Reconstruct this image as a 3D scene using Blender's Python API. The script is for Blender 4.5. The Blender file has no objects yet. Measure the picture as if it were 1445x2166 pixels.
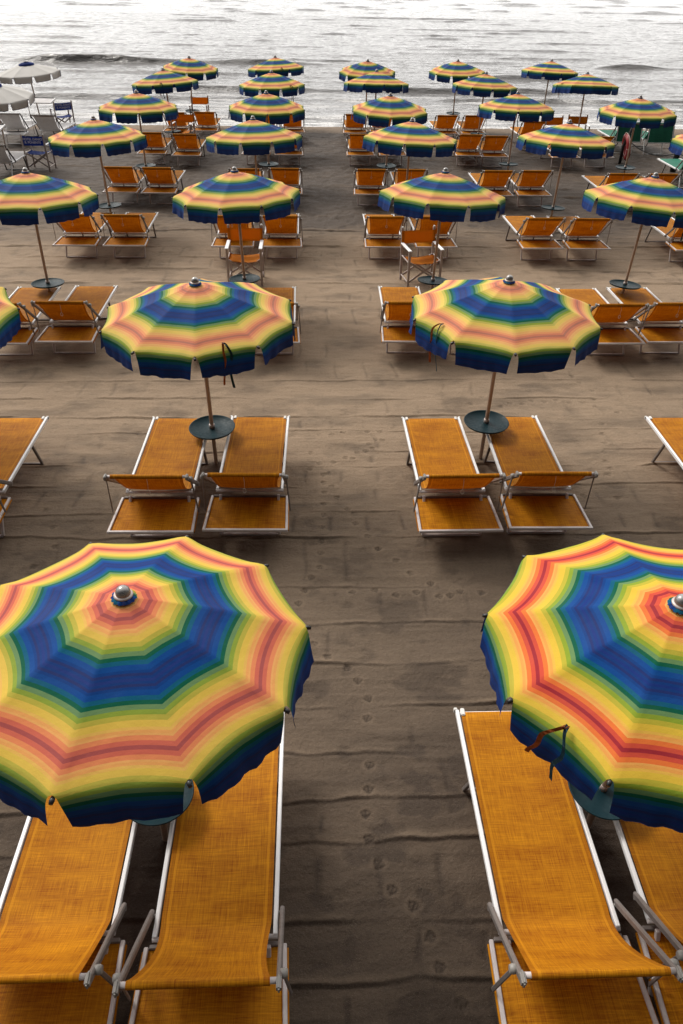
import bpy, bmesh, math, random
import numpy as np
from mathutils import Vector, Matrix, Quaternion
random.seed(7)
rng = np.random.default_rng(11)
PI = math.pi
S = bpy.context.scene
COL = S.collection

# ------------------------------------------------------------------ camera
cam_d = bpy.data.cameras.new('camera')
cam = bpy.data.objects.new('camera', cam_d); COL.objects.link(cam)
F_ = Vector((0.0367244623, 0.8106689209, -0.5843519612))
R_ = Vector((0.9992970575, -0.0341968895, 0.0153611047))
U_ = Vector((0.0075302492, 0.5845053237, 0.8113549297))
M = Matrix((R_, U_, -F_)).transposed().to_4x4()
M.translation = Vector((0, 0, 4.564))
cam.matrix_world = M
cam_d.sensor_fit = 'VERTICAL'; cam_d.sensor_height = 24.0; cam_d.sensor_width = 36.0
cam_d.lens = 1595.5 / 2166 * 24.0
cam_d.clip_start = 0.05; cam_d.clip_end = 20000
S.camera = cam

# ------------------------------------------------------------------ light
SUN_EL, SUN_AZ = math.radians(44), math.radians(-42)      # azimuth from +Y (the sea) towards -X
w = bpy.data.worlds.new('World'); S.world = w; w.use_nodes = True
nt = w.node_tree; nt.nodes.clear()
def N(t, **k):
    n = nt.nodes.new(t)
    for a, b in k.items(): setattr(n, a, b)
    return n
out = N('ShaderNodeOutputWorld'); bg = N('ShaderNodeBackground')
sky = N('ShaderNodeTexSky', sky_type='NISHITA', sun_disc=False, sun_elevation=SUN_EL, sun_rotation=SUN_AZ)
sky.air_density = 1.0; sky.dust_density = 4.0
hs = N('ShaderNodeHueSaturation'); hs.inputs['Saturation'].default_value = 0.25; hs.inputs['Value'].default_value = 0.6
nt.links.new(sky.outputs[0], hs.inputs['Color'])
tc = N('ShaderNodeTexCoord')
dot = N('ShaderNodeVectorMath', operation='DOT_PRODUCT')
dv = Vector((-0.20, 0.85, 0.54)).normalized(); dot.inputs[1].default_value = dv
nt.links.new(tc.outputs['Generated'], dot.inputs[0])
mr = N('ShaderNodeMapRange', interpolation_type='SMOOTHSTEP')
mr.inputs['From Min'].default_value = -0.15; mr.inputs['From Max'].default_value = 1.0
mr.inputs['To Min'].default_value = 0.25; mr.inputs['To Max'].default_value = 22.5
nt.links.new(dot.outputs['Value'], mr.inputs['Value'])
mp = N('ShaderNodeMapping'); mp.inputs['Scale'].default_value = (1, 1, 3.0)
nt.links.new(tc.outputs['Generated'], mp.inputs[0])
nz = N('ShaderNodeTexNoise'); nz.inputs['Scale'].default_value = 2.6; nz.inputs['Detail'].default_value = 5
nt.links.new(mp.outputs[0], nz.inputs['Vector'])
mr2 = N('ShaderNodeMapRange'); mr2.inputs['From Min'].default_value = 0.3; mr2.inputs['From Max'].default_value = 0.7
mr2.inputs['To Min'].default_value = 0.82; mr2.inputs['To Max'].default_value = 1.16
nt.links.new(nz.outputs[0], mr2.inputs['Value'])
mu = N('ShaderNodeMath', operation='MULTIPLY')
nt.links.new(mr.outputs[0], mu.inputs[0]); nt.links.new(mr2.outputs[0], mu.inputs[1])
cc = N('ShaderNodeCombineColor')
for i, f in enumerate((1.0, 0.985, 0.965)):
    m_ = N('ShaderNodeMath', operation='MULTIPLY'); m_.inputs[1].default_value = f
    nt.links.new(mu.outputs[0], m_.inputs[0]); nt.links.new(m_.outputs[0], cc.inputs[i])
mx = N('ShaderNodeMix', data_type='RGBA'); mx.inputs['Factor'].default_value = 0.85
nt.links.new(hs.outputs[0], mx.inputs[6]); nt.links.new(cc.outputs[0], mx.inputs[7])
bg.inputs['Strength'].default_value = 0.1
nt.links.new(mx.outputs[2], bg.inputs['Color']); nt.links.new(bg.outputs[0], out.inputs['Surface'])

sd = bpy.data.lights.new('sun', 'SUN'); sun = bpy.data.objects.new('sun', sd); COL.objects.link(sun)
sd.energy = 2.3; sd.angle = math.radians(18); sd.color = (1.0, 0.95, 0.88)
sdir = Vector((math.sin(SUN_AZ) * math.cos(SUN_EL), math.cos(SUN_AZ) * math.cos(SUN_EL), math.sin(SUN_EL)))
sun.rotation_euler = sdir.to_track_quat('Z', 'Y').to_euler()
sun.location = (0, 0, 30)

S.view_settings.view_transform = 'Standard'; S.view_settings.look = 'None'
S.view_settings.exposure = 0.15; S.view_settings.gamma = 1.0; S.view_settings.use_curve_mapping = False
S.render.engine = 'CYCLES'

# ------------------------------------------------------------------ helpers
def srgb(r, g, b):
    f = lambda c: (c / 255 / 12.92) if c <= 10 else ((c / 255 + 0.055) / 1.055) ** 2.4
    return (f(r), f(g), f(b), 1.0)

class MatB:
    def __init__(s, name):
        s.m = bpy.data.materials.new(name); s.m.use_nodes = True; s.t = s.m.node_tree; s.t.nodes.clear()
        s.out = s.n('ShaderNodeOutputMaterial'); s.p = s.n('ShaderNodeBsdfPrincipled')
        s.l(s.p.outputs[0], s.out.inputs[0])
    def n(s, t, **k):
        x = s.t.nodes.new(t)
        for a, b in k.items(): setattr(x, a, b)
        return x
    def l(s, a, b): s.t.links.new(a, b)
    def noise(s, scale, detail=4, vec=None, rough=0.55, mapscale=None):
        x = s.n('ShaderNodeTexNoise'); x.inputs['Scale'].default_value = scale; x.inputs['Detail'].default_value = detail
        x.inputs['Roughness'].default_value = rough
        if vec is None: vec = s.n('ShaderNodeTexCoord').outputs['Object']
        if mapscale:
            mpp = s.n('ShaderNodeMapping'); mpp.inputs['Scale'].default_value = mapscale; s.l(vec, mpp.inputs[0]); vec = mpp.outputs[0]
        s.l(vec, x.inputs['Vector']); return x.outputs[0]
    def mapr(s, v, a, b, c, d):
        x = s.n('ShaderNodeMapRange'); s.l(v, x.inputs[0])
        for i, q in enumerate((a, b, c, d)): x.inputs[i + 1].default_value = q
        return x.outputs[0]
    def mix(s, f, a, b, blend='MIX'):
        x = s.n('ShaderNodeMix', data_type='RGBA', blend_type=blend)
        for i, q in ((0, f), (6, a), (7, b)):
            if isinstance(q, (int, float, tuple)): x.inputs[i].default_value = q
            else: s.l(q, x.inputs[i])
        return x.outputs[2]
    def math(s, op, a, b=None, c=None):
        x = s.n('ShaderNodeMath', operation=op)
        for i, q in enumerate((a, b, c)):
            if q is None: continue
            if isinstance(q, (int, float)): x.inputs[i].default_value = q
            else: s.l(q, x.inputs[i])
        return x.outputs[0]
    def bump(s, h, strength, dist):
        x = s.n('ShaderNodeBump'); x.inputs['Strength'].default_value = strength; x.inputs['Distance'].default_value = dist
        s.l(h, x.inputs['Height']); s.l(x.outputs[0], s.p.inputs['Normal']); return x
    def ramp(s, f, stops, interp='CONSTANT'):
        x = s.n('ShaderNodeValToRGB'); r = x.color_ramp; r.interpolation = interp
        r.elements[0].position = stops[0][0]; r.elements[0].color = stops[0][1]
        r.elements[1].position = stops[1][0]; r.elements[1].color = stops[1][1]
        for p, c in stops[2:]:
            e = r.elements.new(p); e.color = c
        s.l(f, x.inputs[0]); return x.outputs[0]
    def set(s, **k):
        for a, b in k.items(): s.p.inputs[a.replace('_', ' ')].default_value = b

def simple(name, col, rough=0.5, metal=0.0, grime=0.25, scale=9, spec=0.5):
    b = MatB(name)
    n = b.noise(scale, 5)
    c2 = tuple(x * (1 - grime) for x in col[:3]) + (1,)
    b.l(b.mix(b.mapr(n, 0.35, 0.7, 0, 1), col, c2), b.p.inputs['Base Color'])
    b.l(b.mapr(b.noise(scale * 4, 3), 0.3, 0.7, rough * 0.8, min(1, rough * 1.25)), b.p.inputs['Roughness'])
    b.set(Metallic=metal); b.p.inputs['Specular IOR Level'].default_value = spec
    return b.m

# rainbow awning cloth: stripes follow the woven direction of each gore (UV.y, 1 = rib tip)
def rainbow(name, vivid=0.0, red=False, pale=0.0):
    b = MatB(name)
    uv = b.n('ShaderNodeUVMap'); sp = b.n('ShaderNodeSeparateXYZ'); b.l(uv.outputs[0], sp.inputs[0])
    v = sp.outputs[1]
    t = b.math('PINGPONG', b.math('SUBTRACT', v, 0.498), 0.357)
    t = b.math('DIVIDE', t, 0.357)
    V = lambda r, g, bl: srgb(r, g, bl)
    st = [(0.0, V(24, 48, 112)), (0.022, V(6, 50, 112)), (0.062, V(28, 44, 98)), (0.105, V(0, 54, 118)), (0.15, V(0, 64, 130)),
          (0.235, V(0, 84, 112)), (0.305, V(0, 84, 60)), (0.373, V(98, 130, 84)), (0.448, V(130, 148, 52)),
          (0.52, V(174, 162, 62)), (0.60, V(208, 174, 72)), (0.70, V(213, 168, 82)), (0.745, V(216, 152, 84)),
          (0.79, V(218, 158, 90)), (0.823, V(214, 128, 82)), (0.896, V(194, 96, 76)), (0.965, V(158, 76, 72))]
    if red: st = st[:14] + [(0.823, V(216, 116, 68)), (0.896, V(194, 82, 66)), (0.965, V(148, 50, 56))]
    if pale: st = [(p_, c_ if p_ < 0.5 else tuple(c_[i_] + pale * ((0.86, 0.74, 0.36)[i_] - c_[i_]) for i_ in range(3)) + (1,)) for p_, c_ in st]
    r = b.ramp(t, st)
    hsv = b.n('ShaderNodeHueSaturation'); hsv.inputs['Saturation'].default_value = 1.0 + vivid
    oi = b.n('ShaderNodeObjectInfo'); b.l(b.mapr(oi.outputs['Random'], 0, 1, 0.93 + vivid, 1.04), hsv.inputs['Value'])
    b.l(r, hsv.inputs['Color'])
    fade = b.noise(3.0, 4)                                  # sun-bleached and dusty patches
    col = b.mix(b.mapr(fade, 0.4, 0.75, 0.0, 0.03), hsv.outputs[0], b.mix(1.0, hsv.outputs[0], (0.6, 0.58, 0.55, 1), 'SCREEN'))
    uvn = b.n('ShaderNodeUVMap')
    thr = b.noise(60, 2, vec=uvn.outputs[0], mapscale=(14, 2, 1))
    col = b.mix(b.mapr(thr, 0.3, 0.7, 0, 0.16), col, (0.02, 0.02, 0.03, 1))
    b.l(col, b.p.inputs['Base Color']); b.set(Roughness=0.75)
    b.p.inputs['Sheen Weight'].default_value = 0.0; b.p.inputs['Sheen Roughness'].default_value = 0.4
    b.p.inputs['Specular IOR Level'].default_value = 0.10
    w1 = b.noise(5.5, 5, mapscale=(1, 1, 2.5)); w2 = b.noise(220, 2)
    b.bump(b.math('ADD', w1, b.math('MULTIPLY', w2, 0.02)), 0.22, 0.035)
    tr = b.n('ShaderNodeBsdfTranslucent'); b.l(col, tr.inputs[0])
    ms = b.n('ShaderNodeMixShader'); ms.inputs[0].default_value = 0.09
    b.l(b.p.outputs[0], ms.inputs[1]); b.l(tr.outputs[0], ms.inputs[2]); b.l(ms.outputs[0], b.out.inputs[0])
    return b.m

def plain_cloth(name, col, trans=0.2, wr=0.3):
    b = MatB(name)
    c = b.mix(b.mapr(b.noise(4, 4), 0.4, 0.75, 0, 0.2), col, tuple(x * 0.75 for x in col[:3]) + (1,))
    b.l(c, b.p.inputs['Base Color']); b.set(Roughness=0.75); b.p.inputs['Specular IOR Level'].default_value = 0.25
    b.bump(b.math('ADD', b.noise(6, 5), b.math('MULTIPLY', b.noise(240, 2), 0.03)), wr, 0.03)
    tr = b.n('ShaderNodeBsdfTranslucent'); b.l(c, tr.inputs[0])
    ms = b.n('ShaderNodeMixShader'); ms.inputs[0].default_value = trans
    b.l(b.p.outputs[0], ms.inputs[1]); b.l(tr.outputs[0], ms.inputs[2]); b.l(ms.outputs[0], b.out.inputs[0])
    return b.m

# woven mesh of the loungers: warp and weft in two tones, hem bands near the edges (UV in metres)
def woven(name, c1, c2, hem, trans=0.3, seed=0.0):
    b = MatB(name)
    uv = b.n('ShaderNodeUVMap'); oi = b.n('ShaderNodeObjectInfo')
    off = b.n('ShaderNodeVectorMath', operation='ADD')
    cb = b.n('ShaderNodeCombineXYZ'); b.l(b.math('MULTIPLY', oi.outputs['Random'], 37.0), cb.inputs[2])
    b.l(uv.outputs[0], off.inputs[0]); b.l(cb.outputs[0], off.inputs[1])
    warp = b.noise(1, 3, vec=off.outputs[0], mapscale=(260, 7, 1), rough=0.7)
    weft = b.noise(1, 3, vec=off.outputs[0], mapscale=(7, 260, 1), rough=0.7)
    big = b.noise(3.0, 4, vec=off.outputs[0], mapscale=(1.0, 2.5, 1))
    f = b.math('ADD', b.math('MULTIPLY', warp, 0.6), b.math('MULTIPLY', weft, 0.6))
    f = b.math('ADD', f, b.math('MULTIPLY', b.math('SUBTRACT', big, 0.5), 0.35))
    f = b.mapr(f, 0.42, 0.78, 0, 1)
    col = b.mix(f, c1, c2)
    sp = b.n('ShaderNodeSeparateXYZ'); b.l(uv.outputs[0], sp.inputs[0])
    ax = b.math('ABSOLUTE', sp.outputs[0])
    band = b.math('MULTIPLY', b.math('GREATER_THAN', ax, 0.253), b.math('LESS_THAN', ax, 0.268))
    col = b.mix(b.math('MULTIPLY', band, 0.5), col, hem)
    edge = b.math('GREATER_THAN', ax, 0.268)
    col = b.mix(b.math('MULTIPLY', edge, 0.25), col, c2)
    tint = b.mapr(oi.outputs['Random'], 0, 1, 0.9, 1.06)
    hv = b.n('ShaderNodeHueSaturation'); b.l(tint, hv.inputs['Value']); b.l(col, hv.inputs['Color']); col = hv.outputs[0]
    b.l(col, b.p.inputs['Base Color']); b.set(Roughness=0.65); b.p.inputs['Specular IOR Level'].default_value = 0.12
    b.bump(b.math('ADD', warp, weft), 0.35, 0.003)
    tr = b.n('ShaderNodeBsdfTranslucent'); b.l(b.mix(1.0, col, (0.95, 0.55, 0.4, 1) if name == 'orange_mesh' else (1, 1, 1, 1), 'MULTIPLY'), tr.inputs[0])
    ms = b.n('ShaderNodeMixShader'); ms.inputs[0].default_value = trans
    b.l(b.p.outputs[0], ms.inputs[1]); b.l(tr.outputs[0], ms.inputs[2]); b.l(ms.outputs[0], b.out.inputs[0])
    return b.m

MT = dict(rainbow_pale=rainbow('rainbow_cloth_pale', 0.0, False, 0.12),  # paler warm bands, used on every row behind the first
    rainbow=rainbow('rainbow_cloth', 0.0), rainbow_vivid=rainbow('rainbow_cloth_vivid', 0.04, True),
    orange=woven('orange_mesh', (0.64, 0.262, 0.007, 1), (0.25, 0.062, 0.002, 1), (0.66, 0.27, 0.010, 1), 0.16),
    whitemesh=woven('white_mesh', (0.68, 0.66, 0.65, 1), (0.46, 0.43, 0.42, 1), (0.7, 0.69, 0.68, 1), 0.06),
    greenmesh=woven('green_mesh', (0.035, 0.20, 0.13, 1), (0.015, 0.10, 0.065, 1), (0.05, 0.26, 0.17, 1), 0.03),
    white=simple('white_aluminium', (0.84, 0.83, 0.83, 1), 0.35, 0.0, 0.08, 6),
    alum=simple('brushed_aluminium', (0.46, 0.39, 0.36, 1), 0.45, 0.35, 0.25, 14),
    grey=simple('grey_hinge_metal', (0.20, 0.17, 0.155, 1), 0.5, 0.2, 0.25, 14),
    cap=simple('white_plastic', (0.72, 0.70, 0.66, 1), 0.4, 0.0, 0.15, 20),
    greycap=simple('grey_plastic', (0.28, 0.26, 0.235, 1), 0.45, 0.0, 0.2, 20),
    pole=simple('pale_painted_pole', (0.52, 0.40, 0.31, 1), 0.5, 0.0, 0.25, 10),
    rod=simple('pale_rod', (0.60, 0.54, 0.52, 1), 0.4, 0.0, 0.2, 14),
    black=simple('black_plastic', (0.012, 0.012, 0.013, 1), 0.4, 0.0, 0.2, 30),
    tray=simple('teal_plastic', (0.003, 0.024, 0.032, 1), 0.5, 0.0, 0.25, 8, 0.16),
    chrome=simple('dull_chrome', (0.28, 0.27, 0.26, 1), 0.28, 0.6, 0.25, 40),
    cord=simple('white_cord', (0.62, 0.56, 0.48, 1), 0.8, 0.0, 0.15, 30),
    wood=simple('post_wood', (0.010, 0.009, 0.009, 1), 0.7, 0.0, 0.4, 12),
    red=simple('life_ring_red', (0.34, 0.02, 0.022, 1), 0.4, 0.0, 0.2, 8),
    whitecloth=plain_cloth('white_cloth', (0.52, 0.50, 0.47, 1), 0.10),
    bluecloth=plain_cloth('blue_cloth', (0.012, 0.045, 0.26, 1), 0.12),
    orangecloth=plain_cloth('orange_canvas', (0.56, 0.185, 0.006, 1), 0.14, 0.2),
    navy=simple('navy_piping', (0.01, 0.02, 0.12, 1), 0.7, 0, 0.1),
    print=simple('white_print', (0.72, 0.72, 0.74, 1), 0.7, 0, 0.05),
    strap_a=simple('orange_ribbon', (0.55, 0.16, 0.03, 1), 0.7, 0, 0.3, 30),
    strap_b=simple('blue_green_ribbon', (0.01, 0.09, 0.14, 1), 0.7, 0, 0.3, 30),
)

def mk(name, bm, mat, parent=None, smooth=False, loc=None):
    me = bpy.data.meshes.new(name); bm.to_mesh(me); bm.free()
    me.materials.append(MT[mat] if isinstance(mat, str) else mat)
    if smooth: me.shade_smooth()
    o = bpy.data.objects.new(name, me); COL.objects.link(o); o.parent = parent
    if loc: o.location = loc
    return o
def empty(name, loc=(0, 0, 0)):
    o = bpy.data.objects.new(name, None); COL.objects.link(o); o.location = loc; o.empty_display_size = 0.2; return o
def tag(o, label=None, cat=None, group=None, kind=None):
    for k, v in (('label', label), ('category', cat), ('group', group), ('kind', kind)):
        if v: o[k] = v
    return o
def copy_tree(o, parent=None):
    c = o.copy(); COL.objects.link(c); c.parent = parent
    for ch in KIDS.get(o.name, []): 
        k = copy_tree(ch, c); KIDS.setdefault(c.name, []).append(k)
    return c
KIDS = {}
def index_kids():
    KIDS.clear()
    for o in bpy.data.objects:
        if o.parent: KIDS.setdefault(o.parent.name, []).append(o)
def box(bm, a, b, bevel=0.0):
    r = bmesh.ops.create_cube(bm, size=1.0)
    bmesh.ops.scale(bm, verts=r['verts'], vec=[abs(b[i] - a[i]) for i in range(3)])
    bmesh.ops.translate(bm, verts=r['verts'], vec=[(b[i] + a[i]) / 2 for i in range(3)])
    if bevel:
        es = list({e for v in r['verts'] for e in v.link_edges})
        bmesh.ops.bevel(bm, geom=es, offset=bevel, segments=2, affect='EDGES')
def bar(bm, p, q, wx, wz, up=(0, 0, 1), bevel=0.004):
    """rectangular tube from p to q"""
    p, q = Vector(p), Vector(q); d = q - p; L = d.length; d.normalize()
    up = Vector(up); s = d.cross(up)
    if s.length < 1e-4: s = d.cross(Vector((0, 1, 0)))
    s.normalize(); u = s.cross(d)
    r = bmesh.ops.create_cube(bm, size=1.0)
    m = Matrix((s * wx, d * L, u * wz)).transposed().to_4x4(); m.translation = (p + q) / 2
    bmesh.ops.transform(bm, matrix=m, verts=r['verts'])
    if bevel:
        es = list({e for v in r['verts'] for e in v.link_edges})
        bmesh.ops.bevel(bm, geom=es, offset=bevel, segments=1, affect='EDGES')
def tube(bm, pts, r, seg=8, caps=True):
    pts = [Vector(p) for p in pts]; rings = []
    n = len(pts); rr = r if isinstance(r, (list, tuple)) else [r] * n
    prev = None
    for i, p in enumerate(pts):
        d = (pts[min(i + 1, n - 1)] - pts[max(i - 1, 0)]).normalized()
        a = prev if prev is not None else (Vector((0, 0, 1)) if abs(d.z) < 0.9 else Vector((1, 0, 0)))
        s = (a - d * a.dot(d)).normalized(); prev = s; u = d.cross(s)
        rings.append([bm.verts.new(p + (s * math.cos(2 * PI * k / seg) + u * math.sin(2 * PI * k / seg)) * rr[i]) for k in range(seg)])
    for a, b in zip(rings, rings[1:]):
        for k in range(seg): bm.faces.new((a[k], a[(k + 1) % seg], b[(k + 1) % seg], b[k])).smooth = True
    if caps:
        bm.faces.new(rings[0][::-1]); bm.faces.new(rings[-1])
def lathe(bm, prof, seg=32, center=(0, 0, 0)):
    cx, cy, cz = center; rings = []
    for r, z in prof:
        if r < 1e-5: rings.append([bm.verts.new((cx, cy, cz + z))])
        else: rings.append([bm.verts.new((cx + r * math.cos(2 * PI * k / seg), cy + r * math.sin(2 * PI * k / seg), cz + z)) for k in range(seg)])
    for a, b in zip(rings, rings[1:]):
        for k in range(seg):
            A = a[k % len(a)], a[(k + 1) % len(a)]; B = b[k % len(b)], b[(k + 1) % len(b)]
            vs = []
            for v in (A[0], A[1], B[1], B[0]):
                if v not in vs: vs.append(v)
            if len(vs) > 2: bm.faces.new(vs).smooth = True
    bmesh.ops.recalc_face_normals(bm, faces=bm.faces)
def BM(): return bmesh.new()

# value noise for height fields
def vnoise(x, y, seed):
    r = np.random.default_rng(seed); G = r.random((257, 257))
    xi = np.floor(x).astype(int); yi = np.floor(y).astype(int); fx = x - xi; fy = y - yi
    fx = fx * fx * (3 - 2 * fx); fy = fy * fy * (3 - 2 * fy)
    a = G[xi & 255, yi & 255]; b = G[(xi + 1) & 255, yi & 255]; c = G[xi & 255, (yi + 1) & 255]; d = G[(xi + 1) & 255, (yi + 1) & 255]
    return (a + (b - a) * fx) * (1 - fy) + (c + (d - c) * fx) * fy
def fbm(x, y, seed, o=4, g=0.5):
    s = 0; a = 1; t = 0
    for i in range(o):
        s = s + a * vnoise(x * 2 ** i + 17.3 * i, y * 2 ** i + 5.1 * i, seed + i); t += a; a *= g
    return s / t
def grid_mesh(name, xs, ys, Z, mat, attrs=None):
    X, Y = np.meshgrid(xs, ys); nx, ny = len(xs), len(ys)
    co = np.stack([X, Y, Z], -1).reshape(-1, 3).astype(np.float32)
    i = np.arange((ny - 1) * (nx - 1)); r = i // (nx - 1); c = i % (nx - 1); v = r * nx + c
    f = np.stack([v, v + 1, v + 1 + nx, v + nx], -1).astype(np.int32)
    me = bpy.data.meshes.new(name)
    me.vertices.add(len(co)); me.vertices.foreach_set('co', co.ravel())
    me.loops.add(f.size); me.loops.foreach_set('vertex_index', f.ravel())
    me.polygons.add(len(f)); me.polygons.foreach_set('loop_start', np.arange(0, f.size, 4, dtype=np.int32))
    me.polygons.foreach_set('loop_total', np.full(len(f), 4, dtype=np.int32))
    me.update(calc_edges=True); me.shade_smooth()
    for k, a in (attrs or {}).items():
        at = me.attributes.new(k, 'FLOAT', 'POINT'); at.data.foreach_set('value', a.astype(np.float32).ravel())
    me.materials.append(mat)
    o = bpy.data.objects.new(name, me); COL.objects.link(o); return o
def spaced(a, b, f):
    out_ = [a]
    while out_[-1] < b: out_.append(out_[-1] + f(out_[-1]))
    return np.array(out_)
def sstep(a, b, x):
    t = np.clip((x - a) / (b - a), 0, 1); return t * t * (3 - 2 * t)

# ------------------------------------------------------------------ sand
UMB = {(1, 0): (-0.963, 2.731, -0.912, 2.725, 2.111), (1, 1): (1.765, 2.736, 1.763, 2.628, 2.102), (2, 0): (-3.98, 7.30, -3.87, 7.26, 2.10), (2, 1): (-1.09, 7.24, -1.116, 7.169, 2.1), (2, 2): (1.92, 7.34, 1.933, 7.269, 2.1), (3, 0): (-4.11, 11.74, -4.111, 11.818, 2.119), (3, 1): (-1.06, 11.99, -1.134, 12.037, 2.113), (3, 2): (1.91, 11.86, 1.994, 12.005, 2.132), (3, 3): (4.97, 11.73, 5.109, 11.843, 2.126), (4, 0): (-4.16, 16.51, -4.228, 16.542, 2.114), (4, 1): (-1.08, 16.45, -1.137, 16.566, 2.143), (4, 2): (1.92, 16.45, 2.003, 16.565, 2.142), (4, 3): (5.06, 16.44, 5.151, 16.555, 2.142), (4, 4): (8.15, 16.45, 8.286, 16.454, 2.104), (5, 0): (-4.11, 20.44, -4.131, 20.457, 2.108), (5, 1): (-1.08, 20.85, -1.078, 20.807, 2.091), (5, 2): (1.92, 20.85, 1.94, 20.766, 2.08), (5, 3): (5.09, 20.9, 5.12, 20.995, 2.129), (5, 4): (8.15, 20.85, 8.134, 20.811, 2.092), (6, 0): (-4.1, 25.13, -4.24, 25.211, 2.121), (6, 1): (-1.08, 25.2, -1.132, 25.193, 2.101), (6, 2): (1.92, 25.2, 1.937, 25.384, 2.144), (6, 3): (5.12, 25.4, 5.188, 25.457, 2.116), (6, 4): (8.15, 25.2, 8.196, 25.432, 2.154), (7, 0): (-4.11, 29.5, -4.039, 29.394, 2.082), (7, 1): (-1.08, 29.5, -1.185, 29.571, 2.117), (7, 2): (1.92, 29.5, 1.922, 29.321, 2.067), (7, 3): (5.03, 29.72, 5.015, 29.608, 2.081), (7, 4): (8.15, 29.5, 8.222, 29.598, 2.122)}
BASES = [v[:2] for v in UMB.values()]
LEDGES = [1.05, 1.45, 1.89, 2.21, 2.68, 2.97, 3.37, 3.82, 4.23, 4.69, 5.18, 5.95, 6.36, 6.82, 7.23, 7.54, 8.01, 8.36, 8.88, 9.4, 10.09, 10.69, 11.33,
          12.37, 13.31, 14.09, 14.8, 15.51, 16.59, 17.72, 18.99, 19.69, 20.6, 21.7, 22.9, 24.1, 25.2, 26.3]
PRINTS = [(0.06, 5.68), (0.05, 5.46), (-0.03, 5.3), (-0.09, 5.12), (-0.14, 4.94), (-0.01, 4.45), (0.1, 4.3), (0.26, 4.19), (0.34, 4.04), (0.41, 3.86), (0.39, 3.67), (0.38, 3.26), (0.36, 3.06), (0.33, 2.88), (0.63, 5.73), (0.78, 5.55), (0.9, 5.35), (1.07, 5.2), (0.34, 5.09), (0.55, 5.12), (0.73, 5.05), (0.92, 5.08), (1.12, 5.02), (1.22, 5.02), (1.32, 5.08), (1.51, 5.06), (0.34, 2.7), (0.39, 2.53), (0.46, 2.37), (0.58, 2.27), (0.66, 2.1), (0.69, 1.93), (0.79, 1.74), (0.07, 7.94), (0.22, 7.93), (0.36, 7.98), (0.66, 8.0), (0.81, 7.99), (0.75, 7.82), (0.83, 7.79), (0.66, 7.7), (0.7, 7.61), (0.61, 7.55), (0.51, 7.51), (0.37, 7.4), (0.45, 7.38), (0.23, 7.3), (0.07, 7.27), (-0.03, 7.51), (-0.04, 7.16), (0.11, 7.04), (0.17, 7.07), (0.11, 6.89), (0.2, 6.82), (0.11, 6.7), (0.25, 6.6), (0.1, 6.48), (0.35, 6.37), (0.1, 6.28), (0.42, 6.14), (0.08, 6.08), (0.07, 5.86), (0.53, 5.93), (0.62, 5.72), (3.77, 9.11), (3.72, 8.86), (3.68, 8.64), (3.62, 8.41), (3.6, 8.16), (3.53, 7.92), (3.49, 7.69), (3.41, 7.48), (3.37, 7.28), (3.37, 7.13), (3.31, 7.01), (2.87, 8.8), (2.72, 8.71), (3.03, 8.77), (3.2, 8.81), (3.36, 8.75), (3.54, 8.76), (2.57, 8.73), (2.43, 8.65), (2.23, 8.9), (2.05, 8.72), (3.62, 9.54), (3.66, 9.33), (3.91, 8.48), (3.26, 6.55), (2.91, 6.6), (-2.3, 8.2), (-2.1, 8.0), (-1.95, 7.85), (-2.75, 6.4), (-2.6, 6.1), (-2.5, 5.8), (-2.62, 5.5), (-2.4, 5.25)]
dx = lambda x: 0.010 if -0.35 <= x < 1.45 else (0.019 if -4.2 <= x < 4.6 else (0.06 if -11 < x < 14 else max(0.3, abs(x) * 0.12)))
dy = lambda y: 0.010 if 1.3 <= y < 8.2 else (0.015 if 8.2 <= y < 10 else (0.03 if 10 <= y < 17 else (0.06 if 17 <= y < 34 else 0.5)))
xs = spaced(-60, 60, dx); ys = spaced(-12, 48, dy)
X, Y = np.meshgrid(xs, ys)
Z = (fbm(X * 0.5, Y * 0.7, 3, 3) - 0.5) * 0.05 + (fbm(X * 3, Y * 5, 5, 3) - 0.5) * 0.016
Z += (fbm(X * 2.2, Y * 26, 9, 3) - 0.5) * 0.005
near = 1 - sstep(15, 18, Y)
rough_far = sstep(15.5, 18, Y) * (1 - sstep(27, 29, Y))
Z += rough_far * (fbm(X * 5, Y * 5, 21, 4) - 0.5) * 0.06
damp_shade = np.zeros_like(X)  # sand darkness: real wetness plus shade painted into the colour
def ridged(x, y, sd, o=3):
    r_ = 0; a_ = 1; t_ = 0
    for i_ in range(o):
        r_ = r_ + a_ * (1 - np.abs(2 * vnoise(x * 2 ** i_ + 3.1 * i_, y * 2 ** i_ + 7.7 * i_, sd + i_) - 1)) ** 3; t_ += a_; a_ *= 0.55
    return r_ / t_
q1 = ridged(X * 0.8 + 0.4 * fbm(X * 2, Y * 2, 91, 2), Y * 5.5 + 0.5 * fbm(X * 1.5, Y, 92, 2), 93)
Z += 0.009 * q1; damp_shade += 0.06 * (q1 - 0.3)
q2 = fbm(X * 6, Y * 9, 95, 4); Z += 0.010 * (q2 - 0.5); 
pit = np.clip((fbm(X * 4.5, Y * 6.5, 97, 3) - 0.60) * 8, 0, 1); Z -= 0.009 * pit * (0.3 + 0.7 * sstep(10.5, 13, Y)); damp_shade += 0.16 * pit  # pits are tinted darker too
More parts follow.
